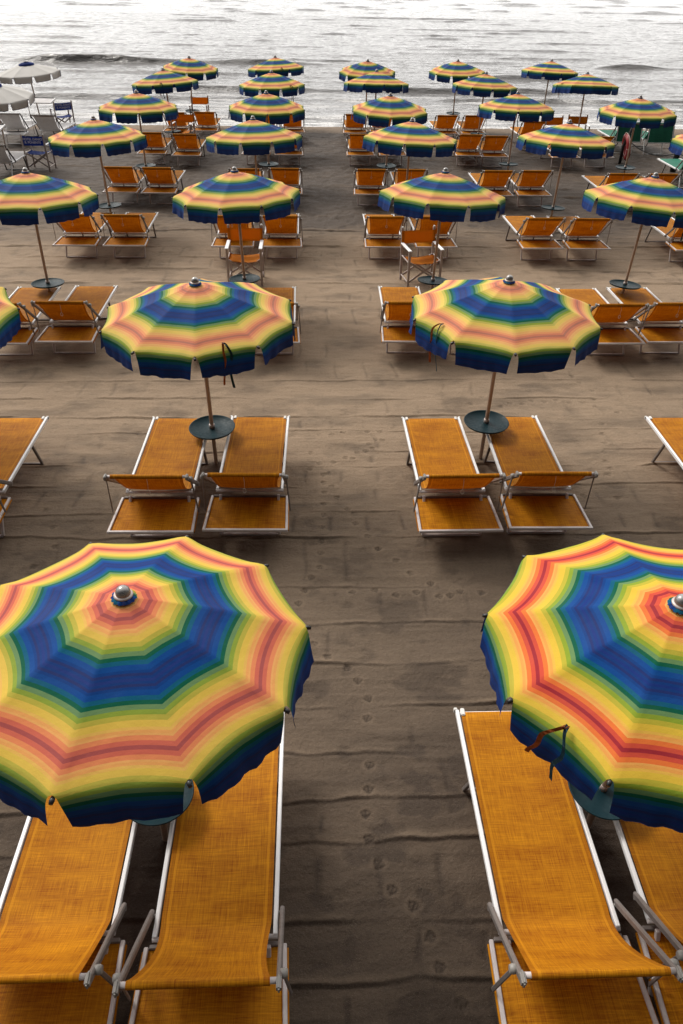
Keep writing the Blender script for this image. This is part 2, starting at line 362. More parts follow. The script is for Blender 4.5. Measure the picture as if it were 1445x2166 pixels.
for li, yl in enumerate(LEDGES):
    band = np.abs(ys - yl) < 0.75
    if not band.any(): continue
    xb, yb = X[band], Y[band]
    sc = 1.0 if yl < 12 else 1.6
    y0 = yl + 0.10 * (fbm(xb * 0.55 + li * 7, xb * 0 + li, 31, 2) - 0.5) + 0.05 * (fbm(xb * 3.3 + li * 3, xb * 0 + 2 * li, 33, 3) - 0.5) + 0.02 * xb * math.sin(li * 1.7) * 0.5
    amp = np.clip((fbm(xb * 1.5 + li * 5.1, xb * 0 + 3 * li + .5, 35, 3) - 0.33) * 3.6, 0.0, 1.2) * 0.013 * sc * (0.6 + 0.8 * ((li * 37) % 10) / 10)
    d = yb - y0
    prof = np.where(d > 0, 0.45 * np.exp(-d / (0.12 * sc)) + 0.55 * np.exp(-d / (0.03 * sc)), np.exp(-(d / (0.009 * sc)) ** 2))
    Z[band] += amp * prof - 0.25 * amp * np.exp(-((d + 0.02 * sc) / (0.014 * sc)) ** 2)
    damp_shade[band] += 0.20 * (amp / 0.015) * np.exp(-((d + 0.012 * sc) / (0.010 * sc)) ** 2) - 0.16 * (amp / 0.015) * np.exp(-((d - 0.02 * sc) / (0.018 * sc)) ** 2)  # paints a shade line below the ledge and a lit lip above
    # tyre-lug marks between this ledge and the next
    if li + 1 < len(LEDGES) and yl < 15.5:
        y1 = LEDGES[li + 1]; off = random.random() * 0.45; per = 0.37 + 0.06 * random.random()
        xx = xb + 0.10 * (fbm(xb * 0.8, yb * 2.2, 41, 2) - 0.5) + off + 0.16 * (yb - yl) * (random.random() - .5)
        ph = np.mod(xx, per) - per / 2
        wd = 0.020 * (0.6 + fbm(xb * 2, yb * 9, 43, 2))
        m = np.exp(-(ph / wd) ** 2) * sstep(yl + 0.04, yl + 0.10, yb) * (1 - sstep(y1 - 0.14, y1 - 0.05, yb))
        st = np.clip((fbm(xb * 1.1 + li, yb * 1.3, 45, 2) - 0.40) * 4, 0, 1)
        Z[band] -= m * st * 0.0080; damp_shade[band] += m * st * (0.26 if yl > 5.4 else 0.17)  # grooves are also tinted darker
# bird tracks: three toes and a web edge pressed in, darker with pale rim
ix = lambda v: np.searchsorted(xs, v); iy = lambda v: np.searchsorted(ys, v)
for k, (px, py) in enumerate(PRINTS):
    if k + 1 < len(PRINTS) and math.hypot(PRINTS[k + 1][0] - px, PRINTS[k + 1][1] - py) < 0.35:
        h = math.atan2(PRINTS[k + 1][1] - py, PRINTS[k + 1][0] - px) + PI * (k % 2 < 0)
    else: h = PI / 2 + random.uniform(-.5, .5)
    if random.random() < .55: h = PI / 2 + random.uniform(-.5, .5)
    sl = (slice(iy(py - 0.08), iy(py + 0.08)), slice(ix(px - 0.08), ix(px + 0.08)))
    xx, yy = X[sl] - px, Y[sl] - py; acc = np.zeros_like(xx)
    lw = 0.0052 if -0.35 < px < 1.45 else 0.011
    tips = []
    for a in (-0.62, 0.0, 0.62):
        ca, sa = math.cos(h + a), math.sin(h + a); L = 0.062 if a == 0 else 0.055
        t = np.clip((xx + 0.03 * math.cos(h)) * ca + (yy + 0.03 * math.sin(h)) * sa, 0, L)
        dd = np.hypot(xx + 0.03 * math.cos(h) - t * ca, yy + 0.03 * math.sin(h) - t * sa)
        acc = np.maximum(acc, np.exp(-(dd / lw) ** 2)); tips.append((L * ca - 0.03 * math.cos(h), L * sa - 0.03 * math.sin(h)))
    for (ax_, ay_), (bx_, by_) in zip(tips, tips[1:]):
        vx, vy = bx_ - ax_, by_ - ay_; t = np.clip(((xx - ax_) * vx + (yy - ay_) * vy) / (vx * vx + vy * vy), 0, 1)
        dd = np.hypot(xx - ax_ - t * vx, yy - ay_ - t * vy); acc = np.maximum(acc, 0.55 * np.exp(-(dd / lw) ** 2))
    rim = np.exp(-((np.hypot(xx, yy) - 0.045) / 0.014) ** 2) * 0.12
    Z[sl] += -0.010 * acc + 0.010 * rim; damp_shade[sl] += 0.24 * acc - 0.10 * rim * 8
for (bx_, by_) in BASES:
    m_ = (np.abs(ys - by_) < 0.6); n_ = (np.abs(xs - bx_) < 0.6)
    sl = np.ix_(m_, n_); rr = np.hypot(X[sl] - bx_, Y[sl] - by_); lump = 0.7 + 0.6 * fbm(X[sl] * 9, Y[sl] * 9, 99, 2)
    Z[sl] += lump * (0.030 * np.exp(-(rr / 0.10) ** 2) - 0.012 * np.exp(-((rr - 0.22) / 0.07) ** 2)); damp_shade[sl] += 0.35 * np.exp(-(rr / 0.22) ** 2) * lump  # heap at each pole, sand tinted darker around it
# shore: slope into the sea, a thin dry wrack bank at the top of the swash
wob = 0.7 * (fbm(X * 0.10, X * 0 + 3, 51, 3) - 0.5) + 0.02 * np.abs(X) 
Z -= 0.0 + 0.30 * sstep(28.9, 32.5, Y - wob) + 1.5 * sstep(32, 44, Y)
broad = (1 - sstep(2.2, 9.2, Y + 1.6 * (fbm(X * .5, Y * .5, 61, 3) - .5))) * 0.92 + sstep(15.0, 18.0, Y + 2.0 * (fbm(X * .4, Y * .4, 62, 3) - .5)) * 1.02  # first term paints shade towards the camera; second is wet shore sand
broad -= 0.62 * sstep(28.2, 29.1, Y - wob) * (1 - sstep(30.2, 30.7, Y - wob))
broad += 0.16 * (fbm(X * 0.9, Y * 1.5, 63, 4) - 0.5) * 2
broad += 0.35 * np.clip((fbm(X * 1.6, Y * 3.4, 64, 4) - 0.52) * 5, 0, 1) * sstep(5, 7, Y) * (1 - sstep(13, 16, Y))
broad += 0.10 * (fbm(X * 2.6, Y * 7, 65, 4) - 0.5) * 2 * sstep(4, 7, Y)
damp_shade = np.clip(broad + damp_shade, 0, 1.25)

b = MatB('beach_sand')
at = b.n('ShaderNodeAttribute', attribute_name='damp_shade'); dm = at.outputs['Fac']
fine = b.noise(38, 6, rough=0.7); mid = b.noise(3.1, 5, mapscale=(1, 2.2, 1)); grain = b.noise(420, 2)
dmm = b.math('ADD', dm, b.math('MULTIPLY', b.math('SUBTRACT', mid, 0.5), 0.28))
dry, wet_shade = (0.315, 0.228, 0.153, 1), (0.060, 0.0405, 0.0270, 1)  # dark tone serves wet shore sand and painted shade alike
c = b.mix(b.mapr(dmm, 0.0, 1.0, 0, 1), dry, wet_shade)
c = b.mix(b.mapr(fine, 0.35, 0.7, 0, 0.22), c, (0.10, 0.075, 0.055, 1), 'MULTIPLY')
c = b.mix(b.mapr(grain, 0.45, 0.75, 0, 0.45), c, (0.035, 0.028, 0.022, 1))
c = b.mix(b.mapr(b.noise(300, 1), 0.62, 0.75, 0, 0.25), c, (0.5, 0.42, 0.33, 1))
b.l(c, b.p.inputs['Base Color']); b.l(b.mapr(dm, 0, 1.2, 0.95, 0.72), b.p.inputs['Roughness'])
b.p.inputs['Specular IOR Level'].default_value = 0.25
lump = b.noise(11, 6, rough=0.62, mapscale=(1, 1.7, 1))
b.bump(b.math('ADD', b.math('ADD', b.math('MULTIPLY', fine, 0.75), b.math('MULTIPLY', grain, 0.14)), b.math('MULTIPLY', lump, 0.45)), 1.0, 0.018)
ground = grid_mesh('beach_sand', xs, ys, Z, b.m, {'damp_shade': damp_shade}); tag(ground, kind='structure')
def zsand(x, y):
    return float(Z[min(iy(y), len(ys) - 1), min(ix(x), len(xs) - 1)])
# the beach runs on beyond the modelled part
gx = np.array([-4000, -60.2, 60.2, 4000.]); 
bm = BM()
for (x0, x1) in ((-4000, -60), (60, 4000)):
    vs = [bm.verts.new(p) for p in ((x0, -12, 0), (x1, -12, 0), (x1, 29, 0), (x0, 29, 0), (x0, 48, -1.8), (x1, 48, -1.8))]
    bm.faces.new(vs[:4]); bm.faces.new((vs[3], vs[2], vs[5], vs[4]))
vs = [bm.verts.new(p) for p in ((-4000, -400, 0), (4000, -400, 0), (4000, -12, 0), (-4000, -12, 0))]; bm.faces.new(vs)
tag(mk('beach_sand', bm, b.m), kind='structure')
damp_note = None

# ------------------------------------------------------------------ sea
SEA = -0.13
sx = spaced(-150, 160, lambda x: 0.16 if -14 < x < 18 else (0.3 if -35 < x < 42 else 1.2))
sy = spaced(29.2, 420, lambda y: 0.055 if y < 36 else (0.09 if y < 60 else (0.16 if y < 110 else (0.35 if y < 200 else 1.5))))
X2, Y2 = np.meshgrid(sx, sy)
dist = sstep(30.5, 40, Y2)
H = np.zeros_like(X2)
# breaking swell lines with broken, drifting crests and a steep landward face
def crest(yc, amp, wid, seed, thr=0.42, tilt=0.0, front=0.35, xf=0.09):
    sel = np.abs(sy - yc) < 9
    x, y = X2[sel], Y2[sel]
    y0 = yc + tilt * x + 2.2 * (fbm(x * 0.045 + seed, x * 0 + seed, seed, 2) - .5) + 0.5 * (fbm(x * 0.4, x * 0 + seed, seed + 1, 3) - .5)
    m = np.clip((fbm(x * xf + seed * 3.3, x * 0 + 1, seed + 2, 3) - thr) * 5, 0, 1)
    d = y - y0; wf = wid * front
    H[sel] += amp * m * np.where(d < 0, np.exp(-(d / wf) ** 2), np.exp(-(d / wid) ** 2))
for yc, am, wi, se, th, ti in ((33.0, .06, .5, 101, .36, .004), (34.6, .09, .6, 102, .38, -.01), (37.2, .14, .7, 103, .40, .006), (40.5, .19, .8, 104, .42, -.012),
                               (43.5, .12, .8, 105, .48, .01), (46.8, .20, 1.0, 106, .48, -.006), (52.5, .40, 1.0, 107, .30, .004)):
    crest(yc, am, wi, se, th, ti, 0.26)
for k in range(26):
    yc = 55 * 1.052 ** k; crest(yc, 0.045 + 0.001 * yc, 0.7 + 0.005 * yc, 200 + k * 5, 0.575 + 0.03 * math.sin(k * 2.1), 0.012 * math.sin(k * 1.3), 0.3, 0.17)
H += dist * (fbm(X2 * 0.28, Y2 * 1.1, 71, 4, 0.6) - 0.5) * 0.055
H += (0.35 + 0.65 * dist) * (fbm(X2 * 1.1, Y2 * 3.2, 75, 4, 0.62) - 0.5) * 0.085
H *= (0.12 + 0.88 * sstep(30.2, 34, Y2))
H *= 1 - 0.5 * sstep(120, 400, Y2)
edge = np.maximum(sstep(100, 150, np.abs(X2)), sstep(300, 415, Y2)); H *= (1 - edge)
foam = np.clip((fbm(X2 * 1.3, Y2 * 5, 81, 4) - 0.46) * 5, 0, 1) * (1 - sstep(31.5, 34.0, Y2 + 2.2 * (fbm(X2 * .3, Y2 * .5, 82, 3) - .5)))
foam += 0.8 * np.clip((fbm(X2 * 0.5, Y2 * 3.2, 83, 4) - 0.55) * 6, 0, 1) * (1 - sstep(36, 46, Y2))
wob2 = 0.7 * (fbm(X2 * 0.10, X2 * 0 + 3, 51, 3) - 0.5) + 0.02 * np.abs(X2)
foam = np.maximum(foam, 1.0 - sstep(30.55, 31.0, Y2 - wob2 + 0.25 * (fbm(X2 * 1.4, Y2 * 2, 85, 3) - .5)))
foam = np.clip(foam, 0, 1)
b = MatB('sea_water')
at = b.n('ShaderNodeAttribute', attribute_name='foam')
fo = b.math('MULTIPLY', at.outputs['Fac'], b.mapr(b.noise(9, 5, mapscale=(1, 3, 1)), 0.38, 0.58, 0.15, 1))
c = b.mix(fo, (0.055, 0.047, 0.041, 1), (0.82, 0.80, 0.78, 1))
b.l(c, b.p.inputs['Base Color']); b.l(b.mapr(fo, 0, 1, 0.07, 0.8), b.p.inputs['Roughness'])
b.p.inputs['IOR'].default_value = 1.36
r1 = b.noise(2.4, 6, mapscale=(0.55, 1.5, 1), rough=0.62); r2 = b.noise(11, 4, mapscale=(0.6, 1.6, 1))
b.bump(b.math('ADD', r1, b.math('MULTIPLY', r2, 0.16)), 0.9, 0.13)
sea = grid_mesh('sea_water', sx, sy, H + SEA, b.m, {'foam': foam}); tag(sea, kind='structure')
bm = BM()
def quad(x0, y0, x1, y1, z): bm.faces.new([bm.verts.new(p) for p in ((x0, y0, z), (x1, y0, z), (x1, y1, z), (x0, y1, z))])
xa, xb_, yb_ = float(sx[0]), float(sx[-1]), float(sy[-1])
quad(-9000, yb_, 9000, 14000, SEA); quad(-9000, 29.2, xa, yb_, SEA); quad(xb_, 29.2, 9000, yb_, SEA)
tag(mk('sea_water', bm, b.m), kind='structure')

# ------------------------------------------------------------------ parasols
NRIB = 10; RAD = 0.90; DROP = 0.304; APEX = 2.103
def prof(s): return -DROP * (0.80 * s + 0.20 * s * s)
def canopy_meshes(seed, R=RAD, drop=DROP, n=NRIB, mat='rainbow', valance=0.236):
    """one gored cloth: top surface and hanging flaps share vertices' normals, then are split into parts"""
    r = random.Random(seed); NU = 14; NV = 22; NF = 13
    pts, nrm_acc = {}, {}
    top_f, flap_f = [], [[] for _ in range(n)]; uvs = {}
    def P(k, i, j):
        a0, a1 = 2 * PI * k / n, 2 * PI * (k + 1) / n
        return a0, a1
    verts = []; vid = {}
    def add(key, co, uv):
        if key in vid: return vid[key]
        vid[key] = len(verts); verts.append(co); uvs[vid[key]] = uv; return vid[key]
    pr = lambda s: -drop * (0.80 * s + 0.20 * s * s)
    for k in range(n):
        a0, a1 = 2 * PI * k / n, 2 * PI * (k + 1) / n
        t0, t1 = Vector((math.cos(a0), math.sin(a0), 0)), Vector((math.cos(a1), math.sin(a1), 0))
        mid = ((t0 + t1) / 2).normalized()
        bow = r.uniform(0.85, 1.15); w1, w2, w3 = r.uniform(-1, 1), r.uniform(-1, 1), r.uniform(-1, 1)
        lean = r.uniform(-0.3, 0.5); gapL, gapR = r.uniform(0.8, 1.25), r.uniform(0.8, 1.25); ph = r.uniform(0, 6)
        def top(u, s):
            q = (t0 * (1 - u) + t1 * u) * s * R; q.z = pr(s)
            e = 4 * u * (1 - u)
            q -= mid * (0.042 * bow * e * s * s * R); q.z -= 0.016 * e * s * math.sin(PI * min(1, s)) 
            q.z += 0.0035 * w1 * math.sin(PI * 3 * u) * s * s
            # tension creases running in from the rib tips
            tt = max(0, s - 0.8) / 0.2
            q.z += 0.006 * tt * (math.sin(u * 26 + ph) * math.exp(-u / 0.10) + math.sin((1 - u) * 24 + ph) * math.exp(-(1 - u) / 0.10))
            return q
        idt = {}
        for j in range(NV + 1):
            s = 0.045 + (1 - 0.045) * j / NV
            for i in range(NU + 1):
                u = i / NU; key = ('t', (k + 1) % n if i == NU else k, 0 if i in (0, NU) else i, j)
                e = 4 * u * (1 - u)
                idt[i, j] = add(key, top(u, s), (u, s + 0.012 * e * s))
        for j in range(NV):
            for i in range(NU): top_f.append((idt[i, j], idt[i, j + 1], idt[i + 1, j + 1], idt[i + 1, j]))
        # flap
        idf = {}
        for j in range(NF + 1):
            v = j / NF; d = valance * v
            g = 0.004 + 0.070 * v ** 0.5
            for i in range(NU + 1):
                u = i / NU; gl, gr = g * gapL, g * gapR
                uu = gl + u * (1 - gl - gr) if j else u
                if j == 0:
                    idf[i, j] = idt[i, NV]; continue
                e = 4 * uu * (1 - uu)
                base = top(uu, 1.0)
                ro = 0.050 * (1 - math.exp(-d / 0.040))            # rolls over the edge cord
                dz = d - 0.030 * (1 - math.exp(-d / 0.05)) 
                q = base + mid * ro * (0.55 + 0.45 * e)
                q.z -= dz * (1.0 + 0.10 * e)
                fold = (0.016 * w2 * math.sin(PI * 2 * uu + ph) + 0.010 * w3 * math.sin(PI * 5 * uu) + 0.006 * math.sin(PI * 9 * uu + ph)) * v * v
                q += mid * (fold + 0.035 * lean * v * v)
                if j == NF: q.z += 0.0038 * math.sin(uu * 75 + ph) + 0.003 * math.sin(uu * 23 + 2 * ph)
                idf[i, j] = add(('f', k, i, j), q, (uu, 1.0 + 0.012 * e + d * 1.04))
        for j in range(NF):
            for i in range(NU): flap_f[k].append((idf[i, j], idf[i, j + 1], idf[i + 1, j + 1], idf[i + 1, j]))
    V = np.array([tuple(p) for p in verts]); allf = top_f + [f for fl in flap_f for f in fl]
    nr = np.zeros_like(V)
    for f in allf:
        a, b_, c_, d_ = (V[q] for q in f); nn = np.cross(c_ - a, d_ - b_)
        for q in f: nr[q] += nn
    nr /= np.linalg.norm(nr, axis=1)[:, None] + 1e-12
    if nr[top_f[0][0]][2] < 0:
        nr = -nr; flip = True
    else: flip = False
    def build(name, faces):
        used = sorted({q for f in faces for q in f}); mp_ = {q: i for i, q in enumerate(used)}
        me = bpy.data.meshes.new(name)
        me.from_pydata([tuple(V[q]) for q in used], [], [tuple(mp_[q] for q in (f[::-1] if flip else f)) for f in faces])
        ul = me.uv_layers.new(name='UVMap')
        for lo in me.loops: ul.data[lo.index].uv = uvs[used[lo.vertex_index]]
        me.shade_smooth(); me.normals_split_custom_set_from_vertices([tuple(nr[q]) for q in used])
        me.materials.append(MT[mat]); return me
    return build('canopy', top_f), [build('valance_flap', fl) for fl in flap_f]

CAN = [canopy_meshes(s, mat='rainbow_pale') for s in (1, 2, 3)]; CANN = canopy_meshes(4)
CANV = canopy_meshes(5, mat='rainbow_vivid')
def on_rib(R, drop, s): return R * s, -drop * (0.80 * s + 0.20 * s * s)

def make_parasol(cm, R=RAD, drop=DROP, valance_mat=None, apex=APEX, tray=True):
    root = empty('beach_parasol')
    bm = BM(); tube(bm, [(0, 0, -0.45), (0, 0, apex + 0.01)], 0.0215, 14); mk('pole', bm, 'pole', root, loc=(0, 0, 0))
    top, flaps = cm
    c_ = bpy.data.objects.new('canopy', top); COL.objects.link(c_); c_.parent = root; c_.location = (0, 0, apex)
    for f in flaps:
        o = bpy.data.objects.new('valance_flap', f); COL.objects.link(o); o.parent = c_
    rib_me = None; tip_me = None; strut_me = None
    for k in range(NRIB):
        if rib_me is None:
            bm = BM(); tube(bm, [(r_, 0, z_ - 0.012) for r_, z_ in (on_rib(R, drop, s) for s in (0.04, 0.3, 0.6, 0.85, 1.0))], 0.0045, 6)
            o = mk('rib', bm, 'alum', root); rib_me = o.data
            bm = BM(); tube(bm, [(R * 0.995, 0, -drop - 0.013), (R * 1.012, 0, -drop - 0.018), (R * 1.03, 0, -drop - 0.022)], [0.009, 0.012, 0.009], 10)
            t_ = mk('rib_tip', bm, 'black', o); tip_me = t_.data
            bm = BM(); r0, z0 = on_rib(R, drop, 0.5); tube(bm, [(0.03, 0, -0.42), (r0, 0, z0 - 0.02)], 0.004, 6)
            s_ = mk('strut', bm, 'alum', o); strut_me = s_.data
        else:
            o = bpy.data.objects.new('rib', rib_me); COL.objects.link(o); o.parent = root
            for nm, me in (('rib_tip', tip_me), ('strut', strut_me)):
                t_ = bpy.data.objects.new(nm, me); COL.objects.link(t_); t_.parent = o
        o.location = (0, 0, apex); o.rotation_euler = (0, 0, 2 * PI * k / NRIB)
    bm = BM(); lathe(bm, [(0.02, -0.46), (0.032, -0.455), (0.032, -0.40), (0.02, -0.395)], 16); mk('runner', bm, 'black', root, loc=(0, 0, apex))
    # ruffled cloth collar under the finial
    bm = BM(); seg = 40; ri = []
    for j, (rr, zz) in enumerate(((0.02, 0.004), (0.035, 0.010), (0.050, 0.008), (0.060, -0.004))):
        ri.append([bm.verts.new(((rr + (0.004 * math.sin(k * 2.3) if j > 1 else 0)) * math.cos(2 * PI * k / seg), (rr + (0.004 * math.sin(k * 2.3) if j > 1 else 0)) * math.sin(2 * PI * k / seg), zz + (0.003 * math.sin(k * 1.9) if j > 1 else 0))) for k in range(seg)])
    for a, b_ in zip(ri, ri[1:]):
        for k in range(seg): bm.faces.new((a[k], b_[k], b_[(k + 1) % seg], a[(k + 1) % seg])).smooth = True
    ul = bm.loops.layers.uv.new('UVMap')
    for f in bm.faces:
        for lo in f.loops:
            an = math.atan2(lo.vert.co.y, lo.vert.co.x); lo[ul].uv = (0.3, 0.55 + 0.14 * math.sin(an + 0.6) + 0.03 * math.sin(3 * an))
    mk('collar', bm, valance_mat or 'rainbow', root, loc=(0, 0, apex))
    bm = BM(); lathe(bm, [(0.045, 0.008), (0.047, 0.013), (0.043, 0.018), (0.036, 0.020)], 28); mk('finial_ring', bm, 'alum', root, loc=(0, 0, apex))
    bm = BM(); lathe(bm, [(0.036, 0.018), (0.0365, 0.028), (0.033, 0.042), (0.025, 0.053), (0.013, 0.060), (0, 0.062)], 24); mk('finial', bm, 'chrome', root, loc=(0, 0, apex))
    if tray:
        bm = BM(); lathe(bm, [(0.0, -0.012), (0.20, -0.012), (0.236, -0.008), (0.246, 0.010), (0.250, 0.012), (0.247, 0.016), (0.238, 0.014), (0.230, 0.002), (0.05, 0.0), (0.021, 0.002)], 48)
        tr_ = mk('tray', bm, 'tray', root, loc=(0, 0, 0.5))
        bm = BM(); lathe(bm, [(0.02, 0.0), (0.031, 0.0), (0.031, 0.045), (0.02, 0.046)], 16); mk('clamp', bm, 'alum', tr_)
    return root

def ribbon(bm, pts, wdt, wdir):
    wdir = Vector(wdir); pr_ = None; pts = [Vector(p) for p in pts]
    for _ in range(2):
        q_ = [pts[0]]
        for a, b_ in zip(pts, pts[1:]): q_ += [a.lerp(b_, .25), a.lerp(b_, .75)]
        pts = q_ + [pts[-1]]
    for i, p in enumerate(pts):
        p = Vector(p); a = bm.verts.new(p - wdir * wdt); b_ = bm.verts.new(p + wdir * wdt); 
        if pr_: bm.faces.new((pr_[0], a, b_, pr_[1])).smooth = True
        pr_ = (a, b_)
def add_strap(root, ang, length=0.30, sway=0.0, curl=0.0):
    """pair of tie ribbons sewn on above the valance; ang in the root's own frame"""
    rd = Vector((math.cos(ang), math.sin(ang), 0)); td = Vector((-math.sin(ang), math.cos(ang), 0))
    Rm = RAD * math.cos(PI / 10) - 0.055
    for q, (mt, side) in enumerate((('strap_a', -1), ('strap_b', 1))):
        bm = BM(); P = [rd * (Rm - 0.012) + Vector((0, 0, APEX - DROP + 0.037))]
        P.append(rd * (Rm + 0.035) + td * side * 0.012 + Vector((0, 0, APEX - DROP + 0.042)))
        P.append(rd * (Rm + 0.085) + td * side * (0.028 + curl) + Vector((0, 0, APEX - DROP + 0.005)))
        n = 9
        for i in range(1, n + 1):
            v = i / n
            P.append(rd * (Rm + 0.095 + 0.01 * math.sin(4 * v + q)) + td * (side * (0.034 + curl) + sway * v + 0.014 * math.sin(5 * v + 2 * q)) + Vector((0, 0, APEX - DROP + 0.005 - (length + 0.05 * q) * v)))
        for i in range(len(P)): pass
        ribbon(bm, P, 0.0115, (td * 0.9 + rd * 0.3 * side).normalized())
        r_ = bmesh.ops.solidify(bm, geom=bm.faces[:], thickness=0.0015)
        mk('tie_ribbon', bm, mt, root, True)

ROT = {(1, 0): 7.85, (1, 1): 19.7, (2, 0): 12, (2, 1): 22.5, (2, 2): 12.6, (3, 1): 8.2, (3, 2): 32.3, (3, 0): 6.4, (3, 3): 18, (4, 1): 6, (4, 2): 4.5, (4, 0): 1, (4, 3): 18.5}
STRAPS = {(1, 1): (217.7, 0.20, -.03, .03), (2, 1): (292.5, 0.34, .0, .0), (2, 2): (-149, 0.36, .03, .01), (3, 3): (-72, 0.36, -.05, .0), (5, 3): (-100, .3, 0, 0), (6, 0): (-88, .3, 0, 0), (6, 1): (-48, .42, 0, 0), (7, 1): (-75, .2, 0, 0), (7, 4): (-30, .2, 0, 0), (6, 4): (-160, .35, 0, 0)}
ORD = {1: 'front', 2: 'second', 3: 'third', 4: 'fourth', 5: 'fifth', 6: 'sixth', 7: 'last'}
COLN = {0: 'second one left of the aisle', 1: 'first one left of the aisle', 2: 'first one right of the aisle', 3: 'second one right of the aisle', 4: 'third one right of the aisle'}
def colidx(r, c): return c + 1 if r == 1 else c

proto = make_parasol(CAN[0]); index_kids()
def place_axis(o, base, apex, rot, h=APEX):
    ax = (Vector(apex) - Vector((base[0], base[1], 0))).normalized()
    q = Vector((0, 0, 1)).rotation_difference(ax)
    o.rotation_mode = 'QUATERNION'; o.rotation_quaternion = q @ Quaternion((0, 0, 1), rot)
    o.location = Vector(apex) - ax * h
roots = {}
for i, (key, v) in enumerate(UMB.items()):
    o = proto if i == 0 else copy_tree(proto)
    roots[key] = o
for i, (key, v) in enumerate(UMB.items()):
    o = roots[key]; r, c = key
    ang = math.radians(ROT.get(key, (r * 13 + c * 29) % 36))
    place_axis(o, v[:2], v[2:], ang)
    cm = CANV if key == (1, 1) else CANN if key == (1, 0) else CAN[(r * 2 + c) % 3]
    sh = (r * 3 + c) % NRIB
    for ch in (KIDS.get(o.name, [])):
        if r > 1 and ch.name.split('.')[0] in ('canopy', 'rib'): ch.scale = (1.045, 1.045, 1.0)
        if r == 1 and ch.name.split('.')[0] in ('canopy', 'rib'): ch.scale = (0.98, 0.98, 1.0)
        if r == 1 and ch.name.startswith('tray'): ch.scale = (0.86, 0.86, 1.0)
        if ch.name.startswith('canopy'):
            ch.data = cm[0]
            for n_, f in enumerate([x for x in KIDS.get(ch.name, [])]): f.data = cm[1][n_]
    if key in STRAPS:
        a, L, sw, cu = STRAPS[key]; add_strap(o, math.radians(a) - ang, L, sw, cu)
    where = {1: 'nearest row', 7: 'last row by the water'}.get(r, ORD[r] + ' row from the camera')
    extra = {(1, 1): 'more vividly coloured rainbow parasol', (2, 0): 'rainbow parasol cut by the left picture edge', (4, 4): 'rainbow parasol cut by the right picture edge'}.get(key, 'rainbow striped parasol')
    if key in ((2, 0), (4, 4)): lab = extra + ', ' + where
    elif r == 1: lab = extra + (' in the nearest row, left of the aisle' if c == 0 else ' in the nearest row, right of the aisle')
    else: lab = 'rainbow striped parasol, ' + where + ', ' + COLN[c]
    tag(o, lab, 'parasol', 'rainbow striped parasols in rows on the beach')

# ------------------------------------------------------------------ sun loungers
W = 0.66; ZB = 0.396; HY = -1.467; LEN = 2.045; ZL = 0.333; WC = 0.79
def sling(bm, rows, nu=10, vscale=1.0, thick=0.0025):
    """rows: (y, z, half width, sag)"""
    ul = bm.loops.layers.uv.new('UVMap'); g = []; acc = 0; uvd = {}
    for j, (y, z, hw, sag) in enumerate(rows):
        if j: acc += math.hypot(y - rows[j - 1][0], z - rows[j - 1][1])
        line = []
        for i in range(nu + 1):
            u = -1 + 2 * i / nu; v = bm.verts.new((u * hw, y, z - sag * (1 - u * u))); uvd[v] = (u * 0.295, acc); line.append(v)
        g.append(line)
    for a, b_ in zip(g, g[1:]):
        for i in range(nu):
            f = bm.faces.new((a[i], a[i + 1], b_[i + 1], b_[i])); f.smooth = True
    bmesh.ops.recalc_face_normals(bm, faces=bm.faces)
    for f in bm.faces:
        for lo in f.loops: lo[ul].uv = uvd[lo.vert]
